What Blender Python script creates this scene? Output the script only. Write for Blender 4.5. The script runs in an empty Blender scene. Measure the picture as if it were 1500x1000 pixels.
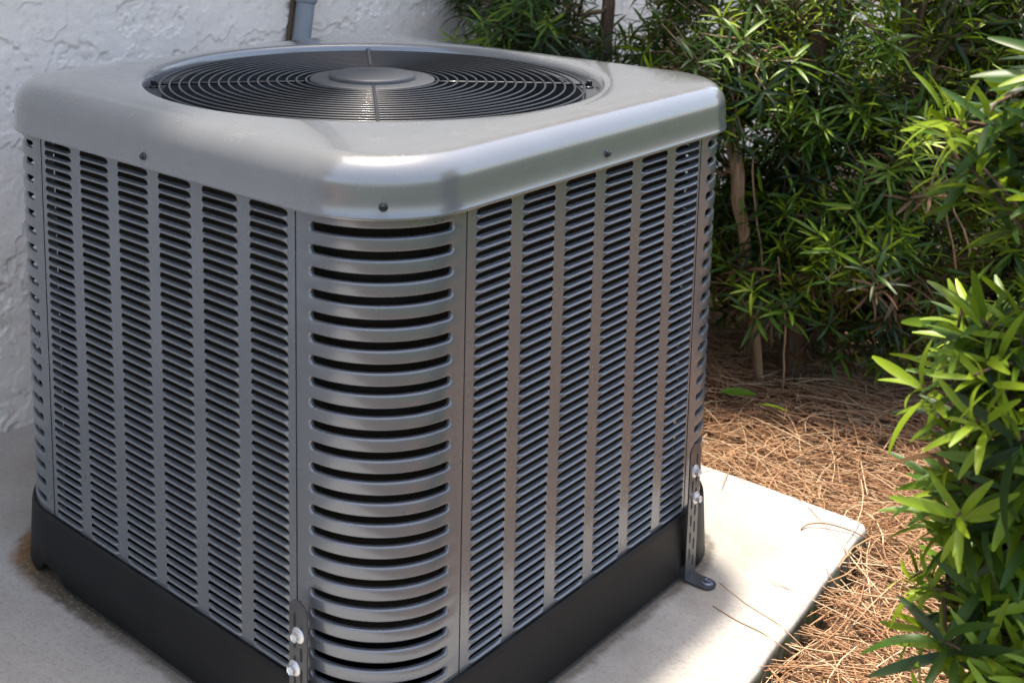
import bpy, math, random
import numpy as np
from mathutils import Vector, Matrix
R = math.radians
rng = np.random.default_rng(7)
random.seed(7)
scene = bpy.context.scene
COL = scene.collection

# ------------------------------------------------------------------ camera
CAM = np.array([1.3312, -1.3955, 1.1229])
YAW, PITCH, ROLL = 2.3278, -0.1584, 0.0062
FPX, CX, CY = 1789.96, 554.0, 100.07            # in pixels of a 1500 x 1000 frame
fw = np.array([math.cos(PITCH)*math.cos(YAW), math.cos(PITCH)*math.sin(YAW), math.sin(PITCH)])
r0 = np.array([math.sin(YAW), -math.cos(YAW), 0.0]); u0 = np.cross(r0, fw)
rt = math.cos(ROLL)*r0 + math.sin(ROLL)*u0
up = -math.sin(ROLL)*r0 + math.cos(ROLL)*u0
cam = bpy.data.cameras.new('camera'); cam_o = bpy.data.objects.new('camera', cam); COL.objects.link(cam_o)
M = Matrix(((rt[0], up[0], -fw[0], CAM[0]), (rt[1], up[1], -fw[1], CAM[1]), (rt[2], up[2], -fw[2], CAM[2]), (0, 0, 0, 1)))
cam_o.matrix_world = M
cam.sensor_fit = 'HORIZONTAL'; cam.sensor_width = 36.0; cam.lens = FPX/1500*36
cam.shift_x = (750-CX)/1500; cam.shift_y = -(500-CY)/1500
cam.clip_start = 0.05; cam.clip_end = 500
cam.dof.use_dof = True; cam.dof.focus_distance = 1.78; cam.dof.aperture_fstop = 7.0
scene.camera = cam_o

# ------------------------------------------------------------------ sky, sun, exposure
SUN_AZ = np.array([-0.80, 0.60]); SUN_EL = R(80)         # where the sun stands
w = bpy.data.worlds.new('World'); scene.world = w; w.use_nodes = True
nt = w.node_tree; nt.nodes.clear()
sky = nt.nodes.new('ShaderNodeTexSky'); sky.sky_type = 'NISHITA'; sky.sun_disc = False
sky.sun_elevation = SUN_EL; sky.sun_rotation = math.atan2(SUN_AZ[0], SUN_AZ[1])
sky.dust_density = 3.0; sky.air_density = 1.0; sky.ozone_density = 0.5
bg = nt.nodes.new('ShaderNodeBackground'); bg.inputs[1].default_value = 0.15
wo = nt.nodes.new('ShaderNodeOutputWorld')
nt.links.new(sky.outputs[0], bg.inputs[0]); nt.links.new(bg.outputs[0], wo.inputs[0])
sun = bpy.data.lights.new('sun', 'SUN'); sun.energy = 2.5; sun.angle = R(3.5); sun.color = (1.0, 0.97, 0.92)
sun_o = bpy.data.objects.new('sun', sun); COL.objects.link(sun_o)
sd = Vector((SUN_AZ[0]*math.cos(SUN_EL), SUN_AZ[1]*math.cos(SUN_EL), math.sin(SUN_EL)))
sun_o.rotation_euler = sd.to_track_quat('Z', 'Y').to_euler(); sun_o.location = (0, 0, 6)
vs = scene.view_settings
vs.view_transform = 'Standard'; vs.look = 'None'; vs.gamma = 1.0; vs.exposure = 1.68; vs.use_curve_mapping = False
vs.use_white_balance = True; vs.white_balance_temperature = 7250; vs.white_balance_tint = 11
try: scene.cycles.max_bounces = 10; scene.cycles.diffuse_bounces = 5; scene.cycles.transparent_max_bounces = 8
except Exception: pass

# ------------------------------------------------------------------ materials
class NT:
    def __init__(s, name):
        s.m = bpy.data.materials.new(name); s.m.use_nodes = True; s.t = s.m.node_tree
        s.b = s.t.nodes['Principled BSDF']; s.o = s.t.nodes['Material Output']
    def n(s, typ, **k):
        x = s.t.nodes.new('ShaderNode'+typ)
        for a, v in k.items(): setattr(x, a, v)
        return x
    def l(s, a, b): s.t.links.new(a, b)
    def pos(s): return s.n('NewGeometry').outputs['Position']
    def objc(s): return s.n('TexCoord').outputs['Object']
    def noise(s, scale, detail=4, rough=.55, vec=None, dist=0.0):
        x = s.n('TexNoise'); x.inputs['Scale'].default_value = scale; x.inputs['Detail'].default_value = detail
        x.inputs['Roughness'].default_value = rough; x.inputs['Distortion'].default_value = dist
        if vec is not None: s.l(vec, x.inputs['Vector'])
        return x.outputs['Fac']
    def vor(s, scale, feature='F1', vec=None):
        x = s.n('TexVoronoi', feature=feature); x.inputs['Scale'].default_value = scale
        if vec is not None: s.l(vec, x.inputs['Vector'])
        return x.outputs['Distance']
    def ramp(s, fac, stops, interp='LINEAR'):
        x = s.n('ValToRGB'); cr = x.color_ramp; cr.interpolation = interp
        while len(cr.elements) < len(stops): cr.elements.new(.5)
        for e, (p, c) in zip(cr.elements, stops):
            e.position = p
            e.color = (c, c, c, 1) if isinstance(c, (int, float)) else (*c, 1)
        s.l(fac, x.inputs[0]); return x.outputs[0]
    def math(s, op, a, b=None, clamp=False):
        x = s.n('Math', operation=op); x.use_clamp = clamp
        for i, v in enumerate((a, b)):
            if v is None: continue
            if isinstance(v, (int, float)): x.inputs[i].default_value = v
            else: s.l(v, x.inputs[i])
        return x.outputs[0]
    def mix(s, fac, a, b, mode='MIX'):
        x = s.n('Mix', data_type='RGBA', blend_type=mode)
        for i, v in ((0, fac), (6, a), (7, b)):
            if isinstance(v, (int, float)): x.inputs[i].default_value = v if i == 0 else (v, v, v, 1)
            elif isinstance(v, tuple): x.inputs[i].default_value = (*v, 1)
            else: s.l(v, x.inputs[i])
        return x.outputs[2]
    def bump(s, h, dist, strength=1.0, normal=None):
        x = s.n('Bump'); x.inputs['Distance'].default_value = dist; x.inputs['Strength'].default_value = strength
        s.l(h, x.inputs['Height'])
        if normal is not None: s.l(normal, x.inputs['Normal'])
        return x.outputs[0]
    def set(s, **k):
        for a, v in k.items():
            i = s.b.inputs[a.replace('_', ' ')]
            if isinstance(v, (int, float)): i.default_value = v
            elif isinstance(v, tuple): i.default_value = (*v, 1) if len(v) == 3 else v
            else: s.l(v, i)
        return s

def near(n, pos, c, rad, soft):
    """soft blob mask around a point on the ground (for stains and blotches)"""
    d = n.n('VectorMath', operation='DISTANCE'); n.l(pos, d.inputs[0]); d.inputs[1].default_value = c
    mr = n.n('MapRange'); mr.inputs[1].default_value = rad+soft; mr.inputs[2].default_value = rad-soft
    n.l(d.outputs['Value'], mr.inputs[0]); return mr.outputs[0]

def m_paint(name, col, rough=.34, metal=.25, grime=True, coat=.45):
    n = NT(name); p = n.pos()
    a = n.noise(9, 5, .6, p); f = n.noise(160, 3, .6, p)
    c = n.mix(n.ramp(a, [(.35, 0.0), (.75, .35)]), col, tuple(x*.78 for x in col))
    if grime:
        mp = n.n('Mapping'); mp.inputs['Scale'].default_value = (40, 40, 5); n.l(p, mp.inputs[0])
        st = n.noise(1, 4, .6, mp.outputs[0])
        c = n.mix(n.ramp(st, [(.58, 0.0), (.8, .22)]), c, (.16, .14, .12))
        sp = n.vor(300, vec=p)
        c = n.mix(n.ramp(n.math('MULTIPLY', n.ramp(sp, [(.06, 1.0), (.12, 0.0)]), n.ramp(n.noise(30, 2, .5, p), [(.6, 0.0), (.68, .5)])), [(0, 0.0), (1, 1.0)]), c, (.3, .29, .27))
    n.set(Base_Color=c, Metallic=metal, Roughness=n.math('ADD', n.math('MULTIPLY', a, .18), rough-.09), Coat_Weight=coat, Coat_Roughness=.10)
    if not grime:                                  # rain marks and dust lying on the lid
        mp = n.n('Mapping'); mp.inputs['Scale'].default_value = (1, 1, .4); n.l(p, mp.inputs[0])
        w1 = n.noise(26, 6, .7, mp.outputs[0]); w2 = n.vor(70, vec=mp.outputs[0])
        dm = n.math('MULTIPLY', n.ramp(w1, [(.50, 0.0), (.66, 1.0)]), n.ramp(a, [(.4, .1), (.65, .6)]))
        dm = n.math('ADD', dm, n.math('MULTIPLY', n.ramp(w2, [(.05, .5), (.11, 0.0)]), n.ramp(n.noise(11, 2, .5, p), [(.52, 0.0), (.6, .6)])), True)
        c2 = n.mix(n.math('MULTIPLY', dm, .13), c, (.36, .35, .33))
        n.set(Base_Color=c2, Coat_Weight=n.math('SUBTRACT', 1.0, n.math('MULTIPLY', dm, .45)), Roughness=n.math('ADD', n.math('MULTIPLY', dm, .14), rough))
    if grime: n.set(Normal=n.bump(f, .0002, .2))
    return n.m
M_PANEL = m_paint('grey_panel_paint', (.178, .190, .208), .28, .45)
M_CAP = m_paint('grey_cap_paint', (.205, .215, .230), .24, .35, False, 1.0)
M_STRAP = m_paint('strap_metal', (.07, .074, .082), .40, .5)
M_SLOT = NT('dark_slot').set(Base_Color=(.008, .008, .009), Roughness=.7).m
M_WIRE = NT('black_wire').set(Base_Color=(.012, .014, .018), Roughness=.34, Coat_Weight=.2).m
M_HUB = m_paint('hub_paint', (.034, .040, .050), .55, .0, True, 0.0)
M_DARK = NT('dark_interior').set(Base_Color=(.006, .006, .007), Roughness=.8, Specular_IOR_Level=.1).m
M_SHROUD = NT('shroud').set(Base_Color=(.03, .035, .042), Roughness=.4).m
M_BOLT = NT('zinc').set(Base_Color=(.72, .72, .73), Metallic=.75, Roughness=.32).m
M_SCREW = NT('dark_screw').set(Base_Color=(.05, .052, .06), Metallic=.7, Roughness=.3).m
M_LINK = NT('galvanised').set(Base_Color=(.12, .15, .20), Metallic=.5, Roughness=.4).m

n = NT('black_pan'); p = n.pos(); a = n.noise(14, 5, .6, p)
n.set(Base_Color=n.mix(n.ramp(a, [(.45, 0.0), (.8, .5)]), (.007, .0072, .008), (.020, .019, .018)), Roughness=n.math('ADD', n.math('MULTIPLY', a, .25), .42), Specular_IOR_Level=.3)
n.set(Normal=n.bump(n.noise(500, 2, .5, p), .0003, .4)); M_PAN = n.m

n = NT('coil_fins'); p = n.objc()
sp = n.n('SeparateXYZ'); n.l(p, sp.inputs[0])
tub = n.math('SINE', n.math('MULTIPLY', sp.outputs[2], 2*math.pi/.024))
an = n.math('ARCTAN2', sp.outputs[1], sp.outputs[0])
fin = n.math('SINE', n.math('MULTIPLY', an, 1700.0))
dirt = n.noise(30, 4, .6, p)
c = n.mix(n.ramp(fin, [(.2, 0.0), (.8, 1.0)]), (.004, .004, .004), (.055, .047, .036))
c = n.mix(n.ramp(dirt, [(.4, 0.0), (.65, .8)]), c, (.02, .017, .013))
n.set(Base_Color=c, Metallic=0.0, Roughness=.7, Specular_IOR_Level=.1, Normal=n.bump(tub, .004, .6)); M_COIL = n.m

n = NT('concrete'); p = n.pos()
a = n.noise(3.2, 6, .62, p); b = n.noise(22, 6, .65, p); f = n.noise(420, 3, .7, p); v = n.vor(260, vec=p)
c = n.mix(n.ramp(a, [(.3, 0.0), (.72, 1.0)]), (.36, .342, .315), (.47, .455, .43))
c = n.mix(n.ramp(b, [(.42, 0.0), (.75, .55)]), c, (.33, .31, .275))
c = n.mix(n.ramp(f, [(.3, .45), (.6, 0.0)]), c, (.24, .225, .20))
c = n.mix(n.ramp(v, [(.08, .5), (.2, 0.0)]), c, (.62, .60, .56))
wp = n.n('VectorMath', operation='ADD'); n.l(p, wp.inputs[0])
nc = n.n('TexNoise'); nc.inputs['Scale'].default_value = 9; nc.inputs['Detail'].default_value = 5; n.l(p, nc.inputs['Vector'])
sc = n.n('VectorMath', operation='SCALE'); sc.inputs[3].default_value = .16; n.l(nc.outputs['Color'], sc.inputs[0])
sb = n.n('VectorMath', operation='SUBTRACT'); n.l(sc.outputs[0], sb.inputs[0]); sb.inputs[1].default_value = (.08, .08, .08)
n.l(sb.outputs[0], wp.inputs[1]); q = wp.outputs[0]
# darker blotches along the right face and rear foot, and a rusty rim at the far foot
for cc, rd, so, col, k in (((.455, .30, 0), .055, .055, (.17, .155, .12), .7), ((.47, .43, 0), .05, .05, (.22, .20, .16), .55), ((.45, .02, 0), .10, .09, (.20, .19, .165), .5),
                           ((-.46, -.32, 0), .05, .05, (.22, .14, .075), .55), ((-.52, -.10, 0), .13, .1, (.22, .17, .12), .5), ((-.66, -.25, 0), .1, .1, (.25, .21, .17), .5)):
    mk = n.math('MULTIPLY', near(n, q, cc, rd, so), k, True)
    mk = n.math('MULTIPLY', mk, n.ramp(b, [(.25, .6), (.6, 1.0)]))
    c = n.mix(mk, c, col)
# dirt line hugging the foot of the base pan, rusty by one foot
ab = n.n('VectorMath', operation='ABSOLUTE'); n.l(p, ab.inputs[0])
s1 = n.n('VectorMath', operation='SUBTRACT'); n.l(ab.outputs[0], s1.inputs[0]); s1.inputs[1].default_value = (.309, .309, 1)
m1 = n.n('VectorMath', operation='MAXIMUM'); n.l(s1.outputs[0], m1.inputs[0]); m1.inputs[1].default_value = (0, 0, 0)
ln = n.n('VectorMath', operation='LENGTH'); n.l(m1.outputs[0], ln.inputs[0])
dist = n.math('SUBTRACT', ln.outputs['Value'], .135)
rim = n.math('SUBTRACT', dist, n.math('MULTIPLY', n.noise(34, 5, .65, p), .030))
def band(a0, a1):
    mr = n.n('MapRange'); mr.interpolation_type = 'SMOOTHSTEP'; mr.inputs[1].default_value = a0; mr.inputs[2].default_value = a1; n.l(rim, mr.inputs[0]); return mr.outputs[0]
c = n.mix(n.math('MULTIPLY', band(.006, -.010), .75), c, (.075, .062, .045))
rust = n.math('MULTIPLY', near(n, p, (-.40, -.42, 0), .12, .08), band(.022, .0))
c = n.mix(n.math('MULTIPLY', rust, n.ramp(n.noise(70, 4, .6, p), [(.3, .55), (.6, .95)])), c, n.mix(n.ramp(n.noise(55, 3, .6, p), [(.4, 0.0), (.6, 1.0)]), (.24, .10, .026), (.11, .07, .024)))
c = n.mix(n.math('MULTIPLY', n.math('MULTIPLY', near(n, p, (-.20, -.45, 0), .13, .08), band(.014, .0)), .8), c, (.055, .046, .028))
g3 = n.noise(130, 4, .75, p)
c = n.mix(n.ramp(g3, [(.34, .7), (.48, 0.0)]), c, (.25, .23, .20))
c = n.mix(n.math('MULTIPLY', n.ramp(n.vor(95, vec=p), [(.05, 1.0), (.10, 0.0)]), n.ramp(n.noise(19, 2, .5, p), [(.5, 0.0), (.58, .8)])), c, (.14, .125, .105))
sx = n.n('SeparateXYZ'); n.l(p, sx.inputs[0])
mz = n.n('MapRange'); mz.inputs[1].default_value = -.004; mz.inputs[2].default_value = -.014; n.l(sx.outputs[2], mz.inputs[0])
c = n.mix(n.math('MULTIPLY', mz.outputs[0], n.ramp(n.noise(26, 4, .6, p), [(.3, .55), (.55, 1.0)])), c, n.mix(n.ramp(n.noise(40, 3, .6, p), [(.4, 0.0), (.6, 1.0)]), (.035, .030, .02), (.085, .11, .03)))
n.set(Base_Color=c, Roughness=.85, Specular_IOR_Level=.25)
n.set(Normal=n.bump(f, .0012, .5, n.bump(g3, .002, .5, n.bump(b, .004, .35)))); M_CONC = n.m

n = NT('stucco'); p = n.pos()
g1 = n.noise(55, 6, .7, p); g2 = n.noise(300, 3, .7, p)
c = n.mix(n.ramp(n.noise(4, 5, .6, p), [(.35, 0.0), (.7, 1.0)]), (.73, .66, .60), (.80, .74, .68))
c = n.mix(n.ramp(g1, [(.30, .55), (.45, 0.0)]), c, (.42, .39, .36))
n.set(Base_Color=c, Roughness=.9, Specular_IOR_Level=.2)
n.set(Normal=n.bump(g2, .0012, .5, n.bump(g1, .004, .45))); M_STUCCO = n.m
M_SOFFIT = NT('white_soffit').set(Base_Color=(.72, .70, .67), Roughness=.7).m
M_SHINGLE = NT('shingle').set(Base_Color=(.10, .09, .085), Roughness=.9).m
n = NT('conduit_grey'); p = n.pos(); a = n.noise(20, 4, .6, p)
n.set(Base_Color=n.mix(a, (.19, .215, .25), (.25, .275, .31)), Roughness=.5); M_PIPE = n.m
M_BROWNLINE = NT('dark_brown').set(Base_Color=(.09, .06, .035), Roughness=.9).m

n = NT('soil'); p = n.pos()
a = n.noise(40, 6, .7, p); b = n.noise(6, 4, .6, p)
c = n.mix(n.ramp(a, [(.3, 0.0), (.7, 1.0)]), (.045, .026, .014), (.20, .105, .052))
n.set(Base_Color=n.mix(n.ramp(b, [(.4, 0.0), (.7, .5)]), c, (.10, .06, .035)), Roughness=.95, Normal=n.bump(a, .012, .9)); M_SOIL = n.m

def tone_mat(name, stops, rough=.5, trans=0.0, tcol=None, spec=.4, noise=60):
    """colour from the per-leaf attribute 'tone'"""
    n = NT(name); at = n.n('Attribute', attribute_name='tone')
    c = n.ramp(at.outputs['Fac'], stops)
    c = n.mix(n.ramp(n.noise(noise, 3, .6, n.pos()), [(.35, 0.0), (.75, .35)]), c, n.mix(.5, c, (.02, .02, .005)))
    n.set(Base_Color=c, Roughness=rough, Specular_IOR_Level=spec)
    if trans:
        tb = n.n('BsdfTranslucent'); n.l(n.mix(.65, c, tcol, 'MIX'), tb.inputs[0])
        ms = n.n('MixShader'); ms.inputs[0].default_value = trans
        n.l(n.b.outputs[0], ms.inputs[1]); n.l(tb.outputs[0], ms.inputs[2]); n.l(ms.outputs[0], n.o.inputs[0])
    return n.m
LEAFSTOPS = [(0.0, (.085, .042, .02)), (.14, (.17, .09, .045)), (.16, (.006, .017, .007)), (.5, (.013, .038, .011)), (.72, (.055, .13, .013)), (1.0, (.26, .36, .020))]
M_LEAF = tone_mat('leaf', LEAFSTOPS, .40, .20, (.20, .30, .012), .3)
M_STRAW = tone_mat('pine_straw', [(0, (.09, .04, .02)), (.3, (.29, .14, .066)), (.65, (.52, .30, .16)), (1, (.72, .54, .36))], .55, noise=30)
n = NT('bark'); p = n.pos()
mp = n.n('Mapping'); mp.inputs['Scale'].default_value = (90, 90, 14); n.l(p, mp.inputs[0])
a = n.noise(1, 5, .65, mp.outputs[0])
n.set(Base_Color=n.ramp(a, [(.3, (.035, .022, .014)), (.55, (.11, .065, .038)), (.75, (.20, .135, .085))]), Roughness=.9, Normal=n.bump(a, .006, .8)); M_BARK = n.m
n = NT('pale_bark'); p = n.pos()
mp = n.n('Mapping'); mp.inputs['Scale'].default_value = (110, 110, 6); n.l(p, mp.inputs[0])
a = n.noise(1, 5, .65, mp.outputs[0])
n.set(Base_Color=n.ramp(a, [(.3, (.12, .07, .035)), (.55, (.27, .17, .095)), (.75, (.36, .25, .15))]), Roughness=.85, Normal=n.bump(a, .005, .8)); M_BARKP = n.m
n = NT('mossy_bark'); p = n.pos(); a = n.noise(60, 5, .65, p); b = n.noise(18, 3, .6, p)
c = n.ramp(a, [(.3, (.05, .035, .02)), (.7, (.17, .12, .075))])
n.set(Base_Color=n.mix(n.ramp(b, [(.4, 0.0), (.65, .85)]), c, (.075, .085, .03)), Roughness=.9, Normal=n.bump(a, .005, .8)); M_BARKM = n.m

# ------------------------------------------------------------------ helpers
def add(name, verts, faces, mat, parent=None, smooth=True, loc=None):
    me = bpy.data.meshes.new(name)
    me.from_pydata([tuple(v) for v in verts], [], faces); me.update()
    if mat: me.materials.append(mat)
    if smooth: me.polygons.foreach_set('use_smooth', [True]*len(me.polygons))
    o = bpy.data.objects.new(name, me); COL.objects.link(o)
    if parent: o.parent = parent
    if loc is not None: o.location = loc
    return o
def add_np(name, V, F, mat, parent=None, smooth=True, tone=None):
    """V (n,3), F (m,k) arrays"""
    me = bpy.data.meshes.new(name); k = F.shape[1]
    me.vertices.add(len(V)); me.vertices.foreach_set('co', np.ascontiguousarray(V, np.float32).ravel())
    me.loops.add(F.size); me.loops.foreach_set('vertex_index', np.ascontiguousarray(F, np.int32).ravel())
    me.polygons.add(len(F)); me.polygons.foreach_set('loop_start', np.arange(0, F.size, k, dtype=np.int32))
    try: me.polygons.foreach_set('loop_total', np.full(len(F), k, np.int32))
    except Exception: pass
    if tone is not None:
        at = me.attributes.new('tone', 'FLOAT', 'POINT'); at.data.foreach_set('value', np.ascontiguousarray(tone, np.float32))
    me.update(calc_edges=True); me.validate()
    if smooth: me.polygons.foreach_set('use_smooth', np.ones(len(F), bool))
    me.materials.append(mat)
    o = bpy.data.objects.new(name, me); COL.objects.link(o)
    if parent: o.parent = parent
    return o
def empty(name, loc=(0, 0, 0)):
    o = bpy.data.objects.new(name, None); o.location = loc; o.empty_display_size = .1; COL.objects.link(o); return o
def tag(o, label=None, cat=None, group=None, kind=None):
    if label: o['label'] = label
    if cat: o['category'] = cat
    if group: o['group'] = group
    if kind: o['kind'] = kind
    return o
class MB:
    def __init__(s): s.v = []; s.f = []
    def put(s, v, f):
        k = len(s.v); s.v += [tuple(x) for x in v]; s.f += [tuple(i+k for i in q) for q in f]; return s
    def box(s, a, b):
        (x0, y0, z0), (x1, y1, z1) = a, b
        return s.put([(x0, y0, z0), (x1, y0, z0), (x1, y1, z0), (x0, y1, z0), (x0, y0, z1), (x1, y0, z1), (x1, y1, z1), (x0, y1, z1)],
                     [(0, 3, 2, 1), (4, 5, 6, 7), (0, 1, 5, 4), (1, 2, 6, 5), (2, 3, 7, 6), (3, 0, 4, 7)])
    def tube(s, pts, rad, n=8, closed=False):
        P = [Vector(p) for p in pts]; N = len(P); rads = rad if isinstance(rad, (list, tuple, np.ndarray)) else [rad]*N
        T = [((P[(i+1) % N] - P[i-1]) if closed else (P[min(i+1, N-1)] - P[max(i-1, 0)])).normalized() for i in range(N)]
        ref = Vector((0, 0, 1)) if abs(T[0].z) < .9 else Vector((1, 0, 0))
        u = T[0].cross(ref).normalized(); V = []; F = []
        for i in range(N):
            u = (u - T[i]*u.dot(T[i])).normalized(); b = T[i].cross(u)
            for k in range(n):
                a = 2*math.pi*k/n; V.append(P[i] + (u*math.cos(a) + b*math.sin(a))*rads[i])
        for i in range(N if closed else N-1):
            j = (i+1) % N
            for k in range(n): F.append((i*n+k, i*n+(k+1) % n, j*n+(k+1) % n, j*n+k))
        if not closed: F.append(tuple(range(n-1, -1, -1))); F.append(tuple((N-1)*n+k for k in range(n)))
        return s.put(V, F)
    def loops(s, L, closed_ring=True, cap_last=False, cap_first=False):
        n = len(L[0]); V = [p for l in L for p in l]; F = []
        for i in range(len(L)-1):
            for k in range(n if closed_ring else n-1):
                F.append((i*n+k, i*n+(k+1) % n, (i+1)*n+(k+1) % n, (i+1)*n+k))
        if cap_last: F.append(tuple((len(L)-1)*n+k for k in range(n)))
        if cap_first: F.append(tuple(range(n-1, -1, -1)))
        return s.put(V, F)
    def build(s, name, mat, parent=None, smooth=True, xf=None):
        v = [xf @ Vector(p) for p in s.v] if xf is not None else s.v
        return add(name, v, s.f, mat, parent, smooth)
def sharpen(o, ang=35):
    """split the shading at hard edges"""
    try:
        me = o.data; me.set_sharp_from_angle(angle=R(ang))
    except Exception: pass
    return o
def rsq(h, r, na=14, nf=20):
    """rounded square, counter-clockwise; returns points with outward normals"""
    out = []
    for q in range(4):
        c, s_ = [(1, 0), (0, 1), (-1, 0), (0, -1)][q]
        for i in range(nf): t = -1 + 2*i/nf; y = t*(h-r); out.append((h, y, 1.0, 0.0, c, s_))
        for i in range(na): a = (math.pi/2)*i/na; out.append((h-r+r*math.cos(a), h-r+r*math.sin(a), math.cos(a), math.sin(a), c, s_))
    return [(x*c - y*s, x*s + y*c, nx*c - ny*s, nx*s + ny*c) for x, y, nx, ny, c, s in out]
def proj(P):
    d = P - CAM; z = d @ fw
    return np.stack([CX + FPX*(d @ rt)/z, CY - FPX*(d @ up)/z, z], -1)

# ------------------------------------------------------------------ the setting: ground, concrete pad
g = MB(); g.put([(-40, -40, -.075), (40, -40, -.075), (40, 40, -.075), (-40, 40, -.075)], [(0, 1, 2, 3)])
tag(g.build('ground', M_SOIL, smooth=False), kind='structure')

def vnoise(x, y, seed=0):
    """smooth value noise"""
    r_ = np.random.default_rng(seed).random((64, 64))
    xi = np.floor(x).astype(int); yi = np.floor(y).astype(int); fx = x-xi; fy = y-yi
    fx = fx*fx*(3-2*fx); fy = fy*fy*(3-2*fy)
    g_ = lambda a, b: r_[a % 64, b % 64]
    return (g_(xi, yi)*(1-fx)+g_(xi+1, yi)*fx)*(1-fy) + (g_(xi, yi+1)*(1-fx)+g_(xi+1, yi+1)*fx)*fy
def fbm(x, y, seed=0, oct_=4):
    s = 0; a = .5
    for i in range(oct_): s = s + a*vnoise(x*2**i, y*2**i, seed+i); a *= .5
    return s
WALLX = -.815
def pad():
    # outline of the slab: its free edges are y = ~.655 (towards the hedge) and x = ~.61 (towards the straw)
    e1 = [(x, .655 + .018*(x-.59) ) for x in np.linspace(WALLX, .565, 70)]
    cr = [(.565 + .03*math.sin(a), .6245 + .03*math.cos(a)) for a in np.linspace(.25, math.pi/2-.1, 6)]
    e2 = [(.596 - .085*(y-.60), y) for y in np.linspace(.60, -3.0, 180)]
    E_ = np.array(e1 + cr + e2); m = len(E_)
    nrm = np.zeros_like(E_); t = np.gradient(E_, axis=0); nrm[:, 0] = -t[:, 1]; nrm[:, 1] = t[:, 0]; nrm /= np.linalg.norm(nrm, axis=1)[:, None]; 
    jit = (fbm(E_[:, 0]*14+5, E_[:, 1]*14, 3, 4)-.47)*.008
    L = []
    for d, z in ((-.014, 0.0), (-.006, -.0008), (-.0015, -.003), (.0, -.007), (.001, -.03), (.002, -.10)):
        k = 1.0
        L.append([(E_[i, 0]+nrm[i, 0]*(d+jit[i]*k), E_[i, 1]+nrm[i, 1]*(d+jit[i]*k), z) for i in range(m)])
    b = MB(); b.loops(L, closed_ring=False)
    inner = L[0]; b.put([(WALLX, -3, 0)] + inner, [tuple(range(m, -1, -1))])
    return b.build('concrete_pad', M_CONC)
pad_o = pad(); tag(pad_o, kind='structure')
n = NT('added_lawn'); p = n.pos(); a = n.noise(5, 6, .7, p)  # unseen grass plane, added for its dark green reflection in the metal
n.set(Base_Color=n.ramp(a, [(.3, (.030, .048, .014)), (.7, (.075, .10, .03))]), Roughness=.95, Specular_IOR_Level=.1, Normal=n.bump(n.noise(90, 4, .7, p), .02, .8))
b = MB(); b.put([(1.9, -30, -.071), (30, -30, -.071), (30, 30, -.071), (1.9, 30, -.071)], [(0, 1, 2, 3)]); tag(b.build('added_lawn', n.m, smooth=False), kind='structure')

# ------------------------------------------------------------------ the house: stucco wall, plus an unseen eave added to cast shade
house = empty('house', (WALLX, 0, -.07))
tag(house, 'house wall of pale grey rough trowelled stucco with an added roof eave out of view', 'wall')
def stucco_wall():
    dens = .0032
    ys = np.concatenate([np.arange(-1.0, 2.2, dens)]); zs = np.arange(-.075, 1.25, dens)
    Y, Z = np.meshgrid(ys, zs, indexing='ij')
    # trowelled skip coat: flat plateaus with torn edges over a sandy, pitted ground coat
    wx = Y + .05*(fbm(Y*14, Z*14, 11)-.47); wz = Z + .05*(fbm(Y*14+7, Z*14, 21)-.47)
    a = fbm(wx*8.5, wz*8.5+3, 31, 5); pl = np.clip((a-.475)/.012, 0, 1); edge = np.exp(-((a-.487)/.007)**2)
    b2 = fbm(wx*13+9, wz*10+1, 51, 4); pl2 = np.clip((b2-.53)/.012, 0, 1); edge2 = np.exp(-((b2-.545)/.007)**2)
    sel = np.clip((fbm(Y*5+3, Z*5, 71, 3)-.40)/.06, 0, 1)
    fine = fbm(Y*70, Z*70, 61, 3)-.45; pits = np.clip((fbm(Y*45+5, Z*45, 81, 3)-.52)/.05, 0, 1)
    H = .0026*pl + .0030*edge*sel + .0020*pl2 + .0026*edge2*(1-.7*sel) + .0050*fine*(.5+.5*(1-pl)) - .0034*pits*(1-.7*pl)
    H *= .78
    V = np.stack([np.full_like(Y, 0) + H, Y, Z+.07], -1).reshape(-1, 3)
    ny, nz = Y.shape; idx = np.arange(ny*nz).reshape(ny, nz)
    F = np.stack([idx[:-1, :-1], idx[1:, :-1], idx[1:, 1:], idx[:-1, 1:]], -1).reshape(-1, 4)
    add_np('wall', V, F, M_STUCCO, house)
    b = MB()                                     # the rest of the wall round the part in view, and its body
    b.box((-.20, -5.0, -.01), (.0, -1.0, 2.72)); b.box((-.20, 2.195, -.01), (.0, 4.5, 2.72)); b.box((-.20, -1.0, 1.31), (.0, 2.195, 2.72)); b.box((-.20, -1.0, -.01), (-.012, 2.195, 1.31))
    b.build('wall_body', M_STUCCO, house, False)
    b = MB(); EX = -.27 - WALLX                     # edge of the added eave, placed by where its shadow should end
    b.box((-.6, -5, 2.72), (EX-.03, 4.5, 2.735)); b.build('added_soffit', M_SOFFIT, house, False)
    b = MB(); b.box((EX-.03, -5.0, 2.66), (EX, 4.5, 2.84)); b.build('added_fascia', M_SOFFIT, house, False)
    b = MB(); b.put([(EX+.02, -5, 2.842), (EX+.02, 4.5, 2.842), (-1.6, 4.5, 3.5), (-1.6, -5, 3.5), (EX+.02, -5, 2.86), (EX+.02, 4.5, 2.86), (-1.6, 4.5, 3.52), (-1.6, -5, 3.52)],
                    [(0, 1, 2, 3), (4, 7, 6, 5), (0, 4, 5, 1), (1, 5, 6, 2), (2, 6, 7, 3), (3, 7, 4, 0)]); b.build('roof', M_SHINGLE, house, False)
stucco_wall()

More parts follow.
